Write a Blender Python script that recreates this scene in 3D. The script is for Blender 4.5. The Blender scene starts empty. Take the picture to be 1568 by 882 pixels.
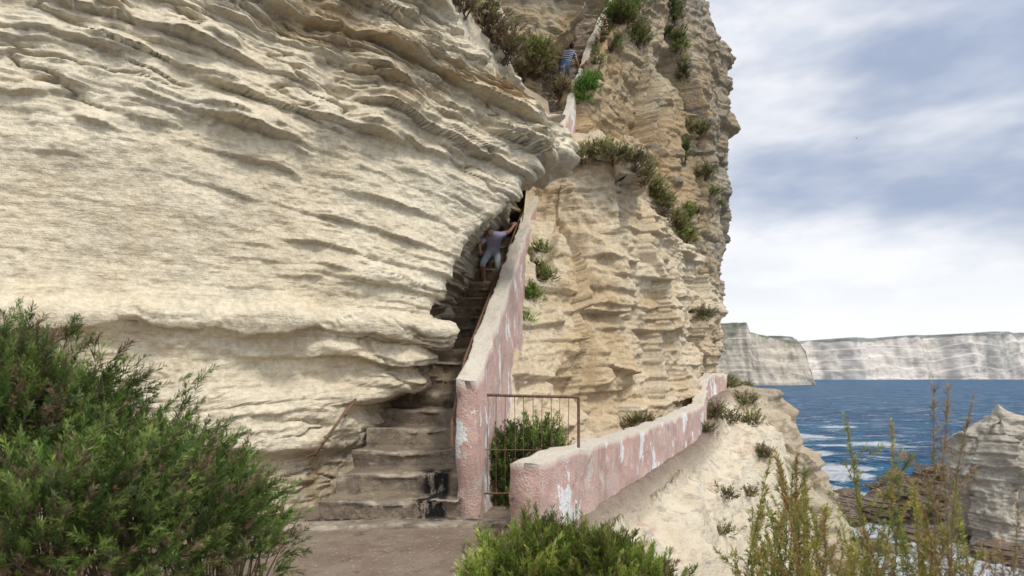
import bpy, math, numpy as np
from mathutils import Vector
from mathutils.bvhtree import BVHTree
rng=np.random.default_rng(7)
sc=bpy.context.scene
# ---------------------------------------------------------------- helpers
def S(a,b,d):
    """image pixel (column a, row b) unprojected from the camera, at distance d -> world xyz"""
    return np.array([(a-784)*d/1000.0,d,(575-b)*d/1000.0])
def _h(ix,iy,iz,s):
    n=(ix*374761393+iy*668265263+iz*1274126177+s*144269501)&0xffffffff
    n=((n^(n>>13))*1274126177)&0xffffffff
    n=n^(n>>16)
    return n/4294967295.0*2-1
def vn(x,y,z,s=0):
    x,y,z=np.broadcast_arrays(np.asarray(x,float),np.asarray(y,float),np.asarray(z,float))
    fx,fy,fz=np.floor(x),np.floor(y),np.floor(z)
    ix,iy,iz=fx.astype(np.int64),fy.astype(np.int64),fz.astype(np.int64)
    u,v,w=x-fx,y-fy,z-fz
    u=u*u*(3-2*u);v=v*v*(3-2*v);w=w*w*(3-2*w)
    r=0
    for dx in (0,1):
        for dy in (0,1):
            for dz in (0,1):
                r=r+_h(ix+dx,iy+dy,iz+dz,s)*(u if dx else 1-u)*(v if dy else 1-v)*(w if dz else 1-w)
    return r
def fbm(x,y,z,o=4,s=0,g=.5):
    r=0;a=1;t=0
    for i in range(o):
        r=r+a*vn(x*2**i+i*7.1,y*2**i+i*3.3,z*2**i-i*5.7,s+i);t+=a;a*=g
    return r/t*1.4
def ss(a,b,x):
    t=np.clip((x-a)/(b-a),0,1);return t*t*(3-2*t)
def strata(x,y,z,th,seed,sharp=.12,hf=5.0,cut=.35):
    w=z/th+.45*vn(z*0+.5,z*0+.5,z/th*.6,seed)
    q=np.floor(w);f=w-q
    a=.5+.6*vn(x/(hf*th),y/(hf*th),q*3.7,seed+3)+.30*vn(x/(.9*th),y/(.9*th),q*2.9,seed+4)
    a=np.clip(a*1.5-cut,0,1.2)
    return a*ss(0,sharp,f)*(1-f)**.8
def mesh_np(name,V,F,mat=None,smooth=True,attrs=None,cols=None):
    me=bpy.data.meshes.new(name)
    V=np.asarray(V,np.float32);F=np.asarray(F,np.int32)
    n=F.shape[1]
    me.vertices.add(len(V));me.vertices.foreach_set('co',V.ravel())
    me.loops.add(F.size);me.loops.foreach_set('vertex_index',F.ravel())
    me.polygons.add(len(F));me.polygons.foreach_set('loop_start',np.arange(0,F.size,n,dtype=np.int32))
    me.update(calc_edges=True)
    if smooth: me.polygons.foreach_set('use_smooth',np.ones(len(F),bool))
    if attrs:
        for k,a in attrs.items():
            at=me.attributes.new(k,'FLOAT','POINT');at.data.foreach_set('value',np.asarray(a,np.float32).ravel())
    if cols is not None:
        at=me.attributes.new('Col','FLOAT_COLOR','POINT')
        c=np.ones((len(V),4),np.float32);c[:,:3]=cols;at.data.foreach_set('color',c.ravel())
    if mat: me.materials.append(mat)
    me.validate()
    ob=bpy.data.objects.new(name,me);sc.collection.objects.link(ob)
    return ob
def gridF(r,c):
    i=np.arange(r*c).reshape(r,c)
    return np.stack([i[:-1,:-1],i[:-1,1:],i[1:,1:],i[1:,:-1]],-1).reshape(-1,4)
def grid(name,X,Y,Z,mat,attrs=None,smooth=True):
    r,c=X.shape
    return mesh_np(name,np.stack([X,Y,Z],-1).reshape(-1,3),gridF(r,c),mat,smooth,attrs)
def normals(X,Y,Z):
    a=np.stack([np.gradient(X,axis=1),np.gradient(Y,axis=1),np.gradient(Z,axis=1)],-1)
    b=np.stack([np.gradient(X,axis=0),np.gradient(Y,axis=0),np.gradient(Z,axis=0)],-1)
    n=np.cross(a,b);l=np.linalg.norm(n,axis=-1,keepdims=True)
    return n/np.maximum(l,1e-9)
def parent_all(name,kids):
    e=bpy.data.objects.new(name,None);sc.collection.objects.link(e)
    for k in kids:k.parent=e
    return e
def tube(name,pts,r,mat,n=8,link=True):
    pts=np.array(pts,float);r=np.broadcast_to(np.asarray(r,float),(len(pts),))
    t=np.gradient(pts,axis=0);t/=np.linalg.norm(t,axis=1,keepdims=True)
    up=np.array([0.13,.21,1.0]);
    if abs(t[0][2])>.9: up=np.array([1,.1,.05])
    s=np.cross(t,up);s/=np.linalg.norm(s,axis=1,keepdims=True);u=np.cross(s,t)
    a=np.linspace(0,2*np.pi,n+1)
    V=pts[:,None]+r[:,None,None]*(np.cos(a)[None,:,None]*s[:,None]+np.sin(a)[None,:,None]*u[:,None])
    return V.reshape(-1,3),gridF(len(pts),n+1)
def join_np(parts):
    V=[];F=[];o=0
    for v,f in parts:
        V.append(v);F.append(f+o);o+=len(v)
    return np.concatenate(V),np.concatenate(F)
# ---------------------------------------------------------------- materials
def newmat(name):
    m=bpy.data.materials.new(name);m.use_nodes=True
    nt=m.node_tree;b=nt.nodes['Principled BSDF'];b.inputs['Roughness'].default_value=.9
    b.inputs['Specular IOR Level'].default_value=.2
    return m,nt,b
def noise(nt,vec,scale,detail=4,rough=.55,sv=None):
    if sv is not None:
        mp=nt.nodes.new('ShaderNodeMapping');mp.inputs['Scale'].default_value=sv
        nt.links.new(vec,mp.inputs[0]);vec=mp.outputs[0]
    n=nt.nodes.new('ShaderNodeTexNoise');n.inputs['Scale'].default_value=scale
    n.inputs['Detail'].default_value=min(detail,5);n.inputs['Roughness'].default_value=rough
    nt.links.new(vec,n.inputs['Vector']);return n.outputs['Fac']
def rmp(nt,fac,a,b):
    r=nt.nodes.new('ShaderNodeMapRange');r.interpolation_type='SMOOTHSTEP'
    r.inputs[1].default_value=a;r.inputs[2].default_value=b
    nt.links.new(fac,r.inputs[0]);return r.outputs[0]
def mx(nt,fac,a,b,mode='MIX'):
    m=nt.nodes.new('ShaderNodeMix');m.data_type='RGBA';m.blend_type=mode
    for s,i in ((fac,0),(a,6),(b,7)):
        if isinstance(s,(int,float)): m.inputs[i].default_value=s
        elif isinstance(s,tuple): m.inputs[i].default_value=(*s,1)
        else: nt.links.new(s,m.inputs[i])
    return m.outputs[2]
def mth(nt,op,a,b=0.0):
    m=nt.nodes.new('ShaderNodeMath');m.operation=op
    for s,i in ((a,0),(b,1)):
        if isinstance(s,(int,float)): m.inputs[i].default_value=s
        else: nt.links.new(s,m.inputs[i])
    return m.outputs[0]
def bump(nt,b,h,strength,dist):
    n=nt.nodes.new('ShaderNodeBump');n.inputs['Strength'].default_value=strength;n.inputs['Distance'].default_value=dist
    nt.links.new(h,n.inputs['Height']);nt.links.new(n.outputs[0],b.inputs['Normal'])
def attr(nt,name,col=False):
    a=nt.nodes.new('ShaderNodeAttribute');a.attribute_name=name
    return a.outputs['Color' if col else 'Fac']
def rockmat(name,light,mid,grey,sc0=1.0,bd=.03,greyamt=1.0,band=.5):
    m,nt,b=newmat(name)
    v=nt.nodes.new('ShaderNodeTexCoord').outputs['Object']
    n1=noise(nt,v,.7*sc0,4,.6)
    n2=noise(nt,v,1.0*sc0,4,.6,(.5,.5,6))
    n3=noise(nt,v,14*sc0,3,.7)
    n4=noise(nt,v,2.2*sc0,5,.65,(1,1,2.2))
    c=mx(nt,rmp(nt,n1,.35,.65),light,mid)
    c=mx(nt,mth(nt,'MULTIPLY',rmp(nt,n2,.5,.68),band),c,tuple(x*.74 for x in mid))
    c=mx(nt,attr(nt,'ochre'),c,(.46,.32,.16))
    w=attr(nt,'wear')
    g=mth(nt,'MULTIPLY',mth(nt,'ADD',rmp(nt,n4,.54,.70),w),.75*greyamt)
    g=mth(nt,'MINIMUM',g,.9)
    c=mx(nt,g,c,grey)
    c=mx(nt,rmp(nt,n3,.25,.7),mx(nt,1.0,c,(.74,.72,.68),'MULTIPLY'),c)
    nt.links.new(c,b.inputs['Base Color'])
    h=mth(nt,'ADD',noise(nt,v,9*sc0,5,.75),mth(nt,'MULTIPLY',noise(nt,v,3*sc0,4,.65,(1,1,6)),.7))
    bump(nt,b,h,.9,bd)
    return m
M_left=rockmat('limestone_pale',(.72,.645,.49),(.67,.575,.41),(.39,.36,.30),1,.045,.6,.25)
M_mid=rockmat('limestone_tan',(.65,.55,.39),(.59,.47,.31),(.38,.34,.27),.8,.06,.8,.5)
M_tall=rockmat('limestone_weathered',(.54,.46,.33),(.47,.36,.22),(.23,.22,.19),.5,.16,1.05,.7)
M_out=rockmat('limestone_shore',(.52,.45,.32),(.44,.35,.24),(.28,.26,.22),.5,.12,.8,.6)
M_stack=rockmat('limestone_stack',(.56,.51,.42),(.46,.41,.33),(.33,.31,.28),.4,.2,.8,.8)
M_dark=rockmat('wet_rock',(.20,.155,.11),(.14,.10,.075),(.09,.08,.07),.8,.08,.8,.4)
def plaster():
    m,nt,b=newmat('pink_plaster')
    v=nt.nodes.new('ShaderNodeTexCoord').outputs['Object']
    c=mx(nt,rmp(nt,noise(nt,v,1.6,5,.6),.3,.7),(.56,.35,.29),(.58,.42,.35))
    c=mx(nt,rmp(nt,noise(nt,v,4,5,.7),.52,.66),c,(.60,.52,.44))
    c=mx(nt,rmp(nt,noise(nt,v,1.7,5,.65,(1,1,.6)),.57,.59),c,(.78,.76,.72))
    c=mx(nt,mth(nt,'MULTIPLY',rmp(nt,noise(nt,v,3.0,5,.7,(1.6,1.6,.35)),.52,.68),.5),c,(.30,.24,.19))
    c=mx(nt,rmp(nt,noise(nt,v,6,5,.75),.62,.70),c,(.25,.19,.15))
    t=mth(nt,'MULTIPLY',attr(nt,'top'),rmp(nt,noise(nt,v,6,5,.6),.15,.5))
    c=mx(nt,t,c,(.62,.56,.45))
    nt.links.new(c,b.inputs['Base Color'])
    bump(nt,b,mth(nt,'ADD',noise(nt,v,12,5,.75),noise(nt,v,50,3,.6)),.9,.035)
    return m
M_pl=plaster()
def stairmat():
    m,nt,b=newmat('worn_concrete')
    v=nt.nodes.new('ShaderNodeTexCoord').outputs['Object']
    c=mx(nt,rmp(nt,noise(nt,v,1.8,5,.6),.3,.7),(.27,.215,.15),(.19,.15,.11))
    c=mx(nt,rmp(nt,noise(nt,v,5,5,.75),.52,.66),c,(.35,.29,.21))
    c=mx(nt,rmp(nt,noise(nt,v,3,5,.75),.54,.66),c,(.12,.10,.08))
    c=mx(nt,mth(nt,'MULTIPLY',attr(nt,'edge'),rmp(nt,noise(nt,v,4,5,.7),.42,.65)),c,(.46,.40,.31))
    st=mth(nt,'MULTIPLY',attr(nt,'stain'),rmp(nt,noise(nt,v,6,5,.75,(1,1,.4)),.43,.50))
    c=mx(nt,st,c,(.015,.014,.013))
    nt.links.new(c,b.inputs['Base Color'])
    bump(nt,b,noise(nt,v,11,5,.75),.9,.05)
    return m
M_st=stairmat()
def simple(name,c1,c2,scale=6,rough=.85,bs=.5,bd=.01,metal=0):
    m,nt,b=newmat(name)
    v=nt.nodes.new('ShaderNodeTexCoord').outputs['Object']
    c=mx(nt,rmp(nt,noise(nt,v,scale,5,.65),.35,.65),c1,c2)
    nt.links.new(c,b.inputs['Base Color']);b.inputs['Roughness'].default_value=rough
    b.inputs['Metallic'].default_value=metal
    bump(nt,b,noise(nt,v,scale*3,4,.65),bs,bd);return m
M_rust=simple('rusty_iron',(.10,.055,.035),(.20,.12,.075),30,.8,.4,.002)
M_skin=simple('skin',(.42,.23,.15),(.38,.20,.13),8,.6,.1,.001)
def leafmat():
    m,nt,b=newmat('foliage')
    c=attr(nt,'Col',True)
    nt.links.new(c,b.inputs['Base Color']);b.inputs['Roughness'].default_value=.6
    tr=nt.nodes.new('ShaderNodeBsdfTranslucent');nt.links.new(c,tr.inputs[0])
    mi=nt.nodes.new('ShaderNodeMixShader');mi.inputs[0].default_value=.35
    nt.links.new(b.outputs[0],mi.inputs[1]);nt.links.new(tr.outputs[0],mi.inputs[2])
    nt.links.new(mi.outputs[0],nt.nodes['Material Output'].inputs[0]);return m
M_leaf=leafmat()
# ---------------------------------------------------------------- stair geometry laws
Pd=[7.25,10,14.5,17,20,24,27]
Px=[-.50,-.21,.26,.76,1.8,2.95,4.15]
Pt=[-.13,1.20,3.33,5.25,8.4,12.4,15.6]
Sd=[7.0,14.6,17,20,24,27.5];Sz=[-1.65,2.1,4.3,7.5,11.6,15.2]
xr=lambda d:np.interp(d,Pd,Px)-.12+np.minimum(np.asarray(d)-7.25,0)*.11
xl=lambda d:xr(d)-1.28
sz=lambda d:np.interp(d,Sd,Sz)
# ---------------------------------------------------------------- LEFT CLIFF
ez=[-2.2,-.98,-.88,-.56,-.36,-.25,-.12,-.04,.26,.40,.47,.60,.82,1.18,1.55,1.93,2.33,2.70,3.11,3.26,3.45,3.66,3.92,4.2,4.77,4.96,7.2]
ex=[-2.75,-2.72,-2.5,-2.28,-2.07,-1.62,-1.3,-1.25,-1.17,-1.12,-1.0,-.97,-1.2,-1.0,-.78,-.56,-.14,.04,.38,.80,.90,.88,.6,-.4,-.91,-1.16,-3.5]
def left_cliff():
    zz=np.concatenate([np.arange(-1.9,5.4,.0165),np.arange(5.4,7.2,.06)])
    s1=np.linspace(0,1,560)
    Z1=zz[:,None]
    xe=np.interp(zz,ez,ex)[:,None]
    def yf(x,z):
        y=9.24+.537*x
        y=y-.15*ss(-1.0,-1.5,z)*ss(-1.5,-2.6,x)
        y=y+.22*ss(.45,-.1,z)*ss(-1.1,-.5,z)*ss(-4,-1.5,x)
        y=y-.33*ss(-1.02,-.82,z)*ss(.2,-.5,z)*ss(-1.2,-2.2,x)
        y=y-.14*np.exp(-((z-.64)/.16)**2)
        zt=3.75+(.9-x)*.62
        y=y+1.3*np.maximum(z-zt,0)
        return y
    X=-8+(xe-.16+8)*s1[None,:]
    Y=yf(X,Z1)
    E=np.stack([xe[:,0],yf(xe,Z1)[:,0]],-1)
    E0=np.stack([X[:,-1],Y[:,-1]],-1)
    I=np.stack([np.interp(zz,[2.7,3.5],[xl(10.8)-.05,-.25]),np.interp(zz,[2.7,3.5],[10.8,12.5])],-1)  # unseen upper rock pushed over the steps to keep light out of the notch
    lo=ss(-.2,-.6,zz)
    M1=np.stack([xl(9.0)-.10+0*zz,9.0+0*zz],-1)   # low recess wall keeps close to the steps
    I=I*(1-lo[:,None])+M1*lo[:,None]
    d=I-E;L=np.linalg.norm(d,axis=1,keepdims=True);E1=E+d/L*.26
    t=np.linspace(0,1,26)[1:][None,:,None]
    C=(1-t)**2*E0[:,None]+2*t*(1-t)*E[:,None]+t*t*E1[:,None]
    t=np.linspace(0,1,90)[1:][None,:,None]
    C2=E1[:,None]*(1-t)+I[:,None]*t
    J=np.stack([xl(19)+0*zz-.1,19+0*zz],-1)
    t=np.linspace(0,1,30)[1:][None,:,None]
    C3=I[:,None]*(1-t)+J[:,None]*t
    X=np.concatenate([X,C[...,0],C2[...,0],C3[...,0]],1);Y=np.concatenate([Y,C[...,1],C2[...,1],C3[...,1]],1)
    Z=np.broadcast_to(Z1,X.shape).copy()
    n=normals(X,Y,Z)
    zw=Z+(.10+.12*ss(-3,0,X))*ss(.6,1.8,Z)*(X+3)+.10*fbm(X*.45,Y*.45,Z*.4,3,11)+.07*fbm(X*1.4,Y*1.4,Z*1.2,3,15)+.014*fbm(X*6,Y*6,Z*4,3,17)
    F1=fbm(X*.35+2,Y*.35,Z*.5,3,21)
    rough=.20+.80*ss(-.25,.5,F1+.45*ss(2.2,3.4,Z)+.45*ss(-3,-.5,X)-.15)
    calm=np.exp(-((X+3.9)/1.7)**2-((Z-1.7)/.75)**2)
    rough=rough*(1-.9*calm)
    s_a=strata(X,Y,zw,.40,31,.055,1.9,.45);s_b=strata(X,Y,zw+.1,.18,41,.09,2.0,.5);s_c=strata(X,Y,zw,.06,51,.3,3)
    hi=ss(3.0,3.8,Z+.5*(X+1)*.6)
    lowz=ss(.9,.3,Z)
    disp=.33*s_a*rough+(.16+.06*hi)*s_b*rough+(.008+.03*rough+.07*hi)*s_c+.13*fbm(X*.7,Y*.7,Z*1.0,4,61)*(1-.4*calm)+.06*fbm(X*2.2,Y*2.2,Z*3.4,4,71)*(.25+.75*rough)+(.012+.016*rough+.012*lowz)*fbm(X*10,Y*10,Z*14,3,73)
    disp+=.045*lowz*fbm(X*3.2,Y*3.2,Z*5,4,75)
    crk=np.abs(fbm(X*1.1,Y*1.1,zw*5.5,3,76));disp-=.11*ss(.09,0,crk)*(rough+.6*lowz)*ss(-.2,.3,fbm(X*.9,Y*.9,Z*1.2,2,74))
    disp+=.27*ss(.50,.52,zw+.05*fbm(X*2,Y*2,Z*0,3,5))*ss(1.05,.56,zw)**1.3*(.62+.5*vn(X*1.6,Y*1.6,0,77)+.28*vn(X*4,Y*4,0,79))
    disp+=.18*ss(.20,.22,zw+.04*fbm(X*2,Y*2,Z*0,3,6))*ss(.46,.26,zw)*(.4+.7*vn(X*1.3,Y*1.3,0,78)+.35*vn(X*4,Y*4,0,80))
    disp+=.15*ss(-.16,-.14,zw+.04*fbm(X*2,Y*2,Z*0,3,8))*ss(.12,-.08,zw)*(.3+.8*vn(X*1.1,Y*1.1,0,88)+.3*vn(X*4,Y*4,0,81))
    disp+=.10*ss(-.52,-.49,zw+.04*fbm(X*2,Y*2,Z*0,3,8))*ss(-.2,-.42,zw)*(.3+.8*vn(X*1.1,Y*1.1,0,89)+.3*vn(X*4,Y*4,0,82))
    X+=n[...,0]*disp;Y+=n[...,1]*disp;Z+=n[...,2]*disp*.5
    wear=ss(.35,.85,s_b*rough+.4*fbm(X*2,Y*2,Z*3,3,91))*ss(.0,.9,hi+.4*ss(-3,.5,X))*.8
    wear=np.clip(wear+.55*hi*ss(-.3,.3,fbm(X*1.5,Y*1.5,Z*3,3,95)),0,1)
    och=.7*hi*ss(0,.4,fbm(X,Y,Z*2,3,97))+.30*ss(.1,.5,fbm(X*.6,Y*.6,Z*.9,3,98))*ss(2,4,Z)
    low=ss(-.75,-1.0,Z)*ss(-3.2,-2.6,X)  # low recess wall turns greyer and more ochre
    q=np.exp(-((X+2.45+.05*fbm(X*0,Y*0,Z*3,2,9))/.045)**2)*ss(-.85,-.95,Z)*ss(-1.65,-1.3,Z)
    och=np.clip(och+.9*q+.35*low,0,.9);wear=np.clip(wear+.45*low,0,1)
    return grid('limestone_overhang_cliff',X,Y,Z,M_left,{'wear':wear,'ochre':och})
LC=left_cliff()
# ---------------------------------------------------------------- RIGHT CLIFF (stepped buttress beside the stairs)
def buttress():
    zz=np.arange(-2.2,8.6,.030);Z1=zz[:,None]
    s=np.linspace(0,1,440)[None,:]
    lean=lambda x:.9*np.clip(1-(x-.3)/2.5,.05,1)
    yy=9.14+.9*(np.minimum(zz,5.2)+1.5)
    xs=(np.interp(yy,Pd,Px)+.08)[:,None]
    X=xs+(9.6-xs)*s**1.15
    zt=np.interp(X,[0,2.9,3.3,4.5,7.4,8.5,9.6],[5.1,5.15,4.5,4.3,4.1,3.4,3.0])
    Y=(X+4.47)/.467+lean(X)*(np.minimum(Z1,zt)+1.5)+2.0*np.maximum(Z1-zt,0)
    Z=np.broadcast_to(Z1,X.shape).copy()
    n=normals(X,Y,Z)
    zw=Z-.05*X+.22*fbm(X*.35,Y*.35,Z*.4,3,111)+.10*fbm(X*1.3,Y*1.3,Z*1.3,3,115)
    rough=.35+.65*ss(-.3,.4,fbm(X*.35+2,Y*.35,Z*.5,2,121))
    s_a=strata(X,Y,zw,.9,131,.08,1.6,.6);s_b=strata(X,Y,zw,.33,141,.12,2.2,.5);s_c=strata(X,Y,zw,.13,151,.2,4)
    sl=ss(0,.3,Z1-zt)
    top=ss(3.3,4.2,Z)
    disp=(.34*s_a+.20*s_b*rough+(.05+.12*top)*s_c)*(1-.8*sl)+.40*fbm(X*.4,Y*.4,Z*.35,3,161)+.22*fbm(X*1.1,Y*1.1,Z*1.3,4,171)+.06*fbm(X*5,Y*5,Z*7,3,173)
    bx=X*.8+.5*vn(X*.9,Y*.3,Z*.6,5)
    disp+=.42*vn(np.floor(bx),0*X,np.floor(Z*.55+.2*np.floor(bx)),181)*(1-sl)
    cr=np.abs(fbm(X*.8,Y*.1,Z*.12,2,191));disp-=.35*ss(.06,0,cr)*(1-sl)
    k=ss(0,.05,s)
    disp=disp*k
    X+=n[...,0]*disp;Y+=n[...,1]*disp;Z+=n[...,2]*disp*.5
    wear=np.clip(.5*ss(.2,.7,s_b*top)+.4*sl+.25*ss(3,8,X),0,1)
    och=.5*ss(.0,.5,fbm(X*.5,Y*.5,Z*.7,3,195))+.3*sl
    return grid('limestone_buttress_cliff',X,Y,Z,M_mid,{'wear':wear,'ochre':och})
BC=buttress()
# ---------------------------------------------------------------- TALL CLIFF
def tall():
    zz=np.concatenate([np.arange(-15,-2,.16),np.arange(-2,19.5,.05),np.arange(19.5,27,.3)]);Z1=zz[:,None]
    xs=np.interp(zz,[5,6.6,8.7,10.3,12,15,20,27],[1.9,1.95,2.1,2.65,3.5,5,7,9])[:,None]
    xe=np.interp(zz,[-15,0,1.7,2.0,3,5.6,7.8,9,12.3,12.6,16.5,18.4,27],[11.5,9.4,9.6,10.1,10.2,10.2,10.4,10.2,10.1,9.7,9.2,8.6,7.0])[:,None]
    s=np.linspace(0,1,400)[None,:]
    X=xs+(xe-.5-xs)*s
    yf=lambda x:20+(x-1.9)/.733
    Y=yf(X)+.0*Z1
    Y=Y+.06*np.maximum(Z1-6,0)
    Ex,Ey=xe[:,0],(yf(xe)+.06*np.maximum(Z1-6,0))[:,0]
    t=np.linspace(0,1,40)[1:][None,:]
    x0,y0=X[:,-1:],Y[:,-1:]
    CX=(1-t)**2*x0+2*t*(1-t)*xe+t*t*(xe-.1);CY=(1-t)**2*y0+2*t*(1-t)*Ey[:,None]+t*t*(Ey[:,None]+1.2)
    t=np.linspace(0,1,40)[1:][None,:]
    DX=CX[:,-1:]*(1-t)+(xe-4)*t;DY=CY[:,-1:]+t*14
    L=np.linspace(1,0,12)[:-1][None,:]
    LX=X[:,:1]-.3*L;LY=Y[:,:1]+3*L
    X=np.concatenate([LX,X,CX,DX],1);Y=np.concatenate([LY,Y,CY,DY],1);Z=np.broadcast_to(Z1,X.shape).copy()
    n=normals(X,Y,Z)
    zw=Z-.10*X+.5*fbm(X*.2,Y*.2,Z*.25,3,211)+.15*fbm(X*.9,Y*.9,Z*.9,3,215)
    s_a=strata(X,Y,zw,1.5,231,.10,1.2,.55);s_b=strata(X,Y,zw,.6,241,.12,2,.5);s_c=strata(X,Y,zw,.24,251,.2,4)
    disp=.42*s_a+.26*s_b+.16*s_c+.8*fbm(X*.28,Y*.28,Z*.09,3,261)+.38*fbm(X*.9,Y*.9,Z*.8,4,271)+.13*fbm(X*4,Y*4,Z*5,3,273)
    bx=X*.6+.5*vn(X*.7,Y*.7,Z*.2,5)
    disp+=.85*vn(np.floor(bx),0*X,np.floor(Z*.28+.35*np.floor(bx)),281)
    fis=np.abs(fbm(X*.45,Y*.1,Z*.06,2,291));disp-=1.3*ss(.09,.0,fis)
    disp*=.75
    X+=n[...,0]*disp;Y+=n[...,1]*disp;Z+=n[...,2]*disp*.4
    wear=np.clip(.4*ss(.25,.8,s_b)+.6*ss(-.1,.4,fbm(X*.3,Y*.3,Z*.15,3,295))+.4*ss(5.5,8.5,X),0,1)
    och=.8*ss(.0,.5,fbm(X*.35,Y*.35,Z*.25,3,297))
    return grid('tall_limestone_sea_cliff',X,Y,Z,M_tall,{'wear':wear,'ochre':och})
TC=tall()
# ---------------------------------------------------------------- UPPER CLIFF above the stairs + ledge slope
def upper():
    zz=np.arange(5.5,18,.05);Z1=zz[:,None]
    xe=np.interp(zz,[5.5,7.2,9.3,9.9,10.4,10.9,11.4,12,14,18],[1.0,1.15,1.25,1.35,1.65,2.2,2.55,2.8,3.5,5])[:,None]
    s=np.linspace(0,1,240)[None,:]
    X=-6+(xe-.3+6)*s;Y=20+.12*X+0*Z1-.12*np.maximum(Z1-10,0)
    t=np.linspace(0,1,20)[1:][None,:]
    ye=20+.12*xe-.12*np.maximum(Z1-10,0)
    CX=(1-t)**2*X[:,-1:]+2*t*(1-t)*xe+t*t*(xe-.1);CY=(1-t)**2*Y[:,-1:]+2*t*(1-t)*ye+t*t*(ye+.5)
    t=np.linspace(0,1,30)[1:][None,:]
    DX=CX[:,-1:]*(1-t)+(xe-1.2)*t;DY=CY[:,-1:]+t*4
    X=np.concatenate([X,CX,DX],1);Y=np.concatenate([Y,CY,DY],1);Z=np.broadcast_to(Z1,X.shape).copy()
    n=normals(X,Y,Z);zw=Z+.15*X+.3*fbm(X*.3,Y*.3,Z*.3,3,311)+.1*fbm(X*1.3,Y*1.3,Z*1.3,3,312)
    s_b=strata(X,Y,zw,.5,341,.12,2,.45);s_c=strata(X,Y,zw,.2,351,.2,4)
    disp=.4*s_b+.15*s_c+.6*fbm(X*.5,Y*.5,Z*.5,4,361)+.10*fbm(X*4,Y*4,Z*5,3,363)-.25
    X+=n[...,0]*disp;Y+=n[...,1]*disp
    return grid('upper_cliff_over_stairs',X,Y,Z,M_tall,{'wear':np.clip(s_b*.6,0,1),'ochre':.8*ss(-.1,.4,fbm(X*.5,Y*.5,Z*.7,3,365))})
UC=upper()
def ledge():
    u=np.linspace(0,1,160)[None,:];v=np.linspace(0,1,160)[:,None]
    A=np.array([-3.2,8.0,6.1]);B=np.array([.75,9.9,3.55]);C=np.array([-5,20.5,14]);D=np.array([1.1,20.5,8.7])
    P=[(A[i]*(1-u)+B[i]*u)*(1-v)+(C[i]*(1-u)+D[i]*u)*v for i in range(3)]
    X,Y,Z=P;Z=Z+.3*fbm(X*.6,Y*.6,0,4,401)-.15
    return grid('scrub_ledge_ground',X,Y,Z,M_tall,{'wear':.5+0*X,'ochre':.5+0*X})
LG=ledge()
# ---------------------------------------------------------------- GROUND (path + seaward slope)
xE=lambda y:np.interp(y,[-8,3,5.5,6.3,7.2,10,17,20,22,25,30,36],[1.5,1.5,1.1,.55,.65,2.0,5.1,6.3,6.7,8.3,10,12])
zP=lambda y:np.interp(y,[-8,16,20,25,36],[-1.65,-1.6,-1.15,-.6,-.6])
def groundz(x,y):
    r=x-xE(y)+.45*fbm(x*.8,y*.8,0,4,501)*ss(0,1,x-xE(y))
    wide=np.interp(y,[0,8,16,26,36],[.25,.7,.9,2.2,2.0])
    r1=np.clip(r,0,None)
    f=np.where(r1<wide,.6*r1,.6*wide+2.1*(r1-wide))
    f=f+ .35*ss(0,.4,r1)
    te=.42;q=f/te+.5*fbm(x*.9,y*.9,0,3,505);fq=np.floor(q)+ss(.35,.95,q-np.floor(q));f=np.where(r1>.2,.3*f+.7*fq*te,f)
    z=zP(y)-f+.03*fbm(x*.8,y*.8,0,3,511)+.012*fbm(x*5,y*5,0,3,513)+ss(.2,1.0,r1)*(.28*fbm(x*1.1,y*1.1,0,4,521)+.12*fbm(x*4,y*4,0,4,523))
    return np.maximum(z,-16+.3*vn(x,y,0,3))
def ground():
    x=np.concatenate([np.linspace(-14,-3,40)[:-1],np.arange(-3,13,.045),np.linspace(13,30,70)])
    y=np.concatenate([np.linspace(-8,3,60)[:-1],np.arange(3,30,.06),np.linspace(30,40,40)])
    X,Y=np.meshgrid(x,y);Z=groundz(X,Y)
    r=X-xE(Y)
    m,nt,b=newmat('path_dirt_and_rock')
    v=nt.nodes.new('ShaderNodeTexCoord').outputs['Object']
    d=mx(nt,rmp(nt,noise(nt,v,1.5,5,.65),.3,.7),(.18,.13,.095),(.26,.205,.15))
    d=mx(nt,rmp(nt,noise(nt,v,25,4,.6),.58,.72),d,(.38,.32,.25))
    d=mx(nt,rmp(nt,noise(nt,v,4,5,.7),.56,.68),d,(.13,.095,.07))
    rk=mx(nt,rmp(nt,noise(nt,v,.9,5,.6),.35,.65),(.64,.56,.42),(.55,.46,.32))
    rk=mx(nt,rmp(nt,noise(nt,v,3,5,.7,(1,1,3)),.50,.66),rk,(.38,.33,.26))
    rk=mx(nt,rmp(nt,noise(nt,v,1.3,5,.7),.58,.70),rk,(.48,.33,.25))
    c=mx(nt,attr(nt,'rocky'),d,rk);nt.links.new(c,b.inputs['Base Color'])
    bump(nt,b,mth(nt,'ADD',noise(nt,v,10,5,.75),noise(nt,v,3,4,.7,(1,1,5))),.9,.06)
    return grid('ground',X,Y,Z,m,{'rocky':ss(.0,.35,r)})
GR=ground()
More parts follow.
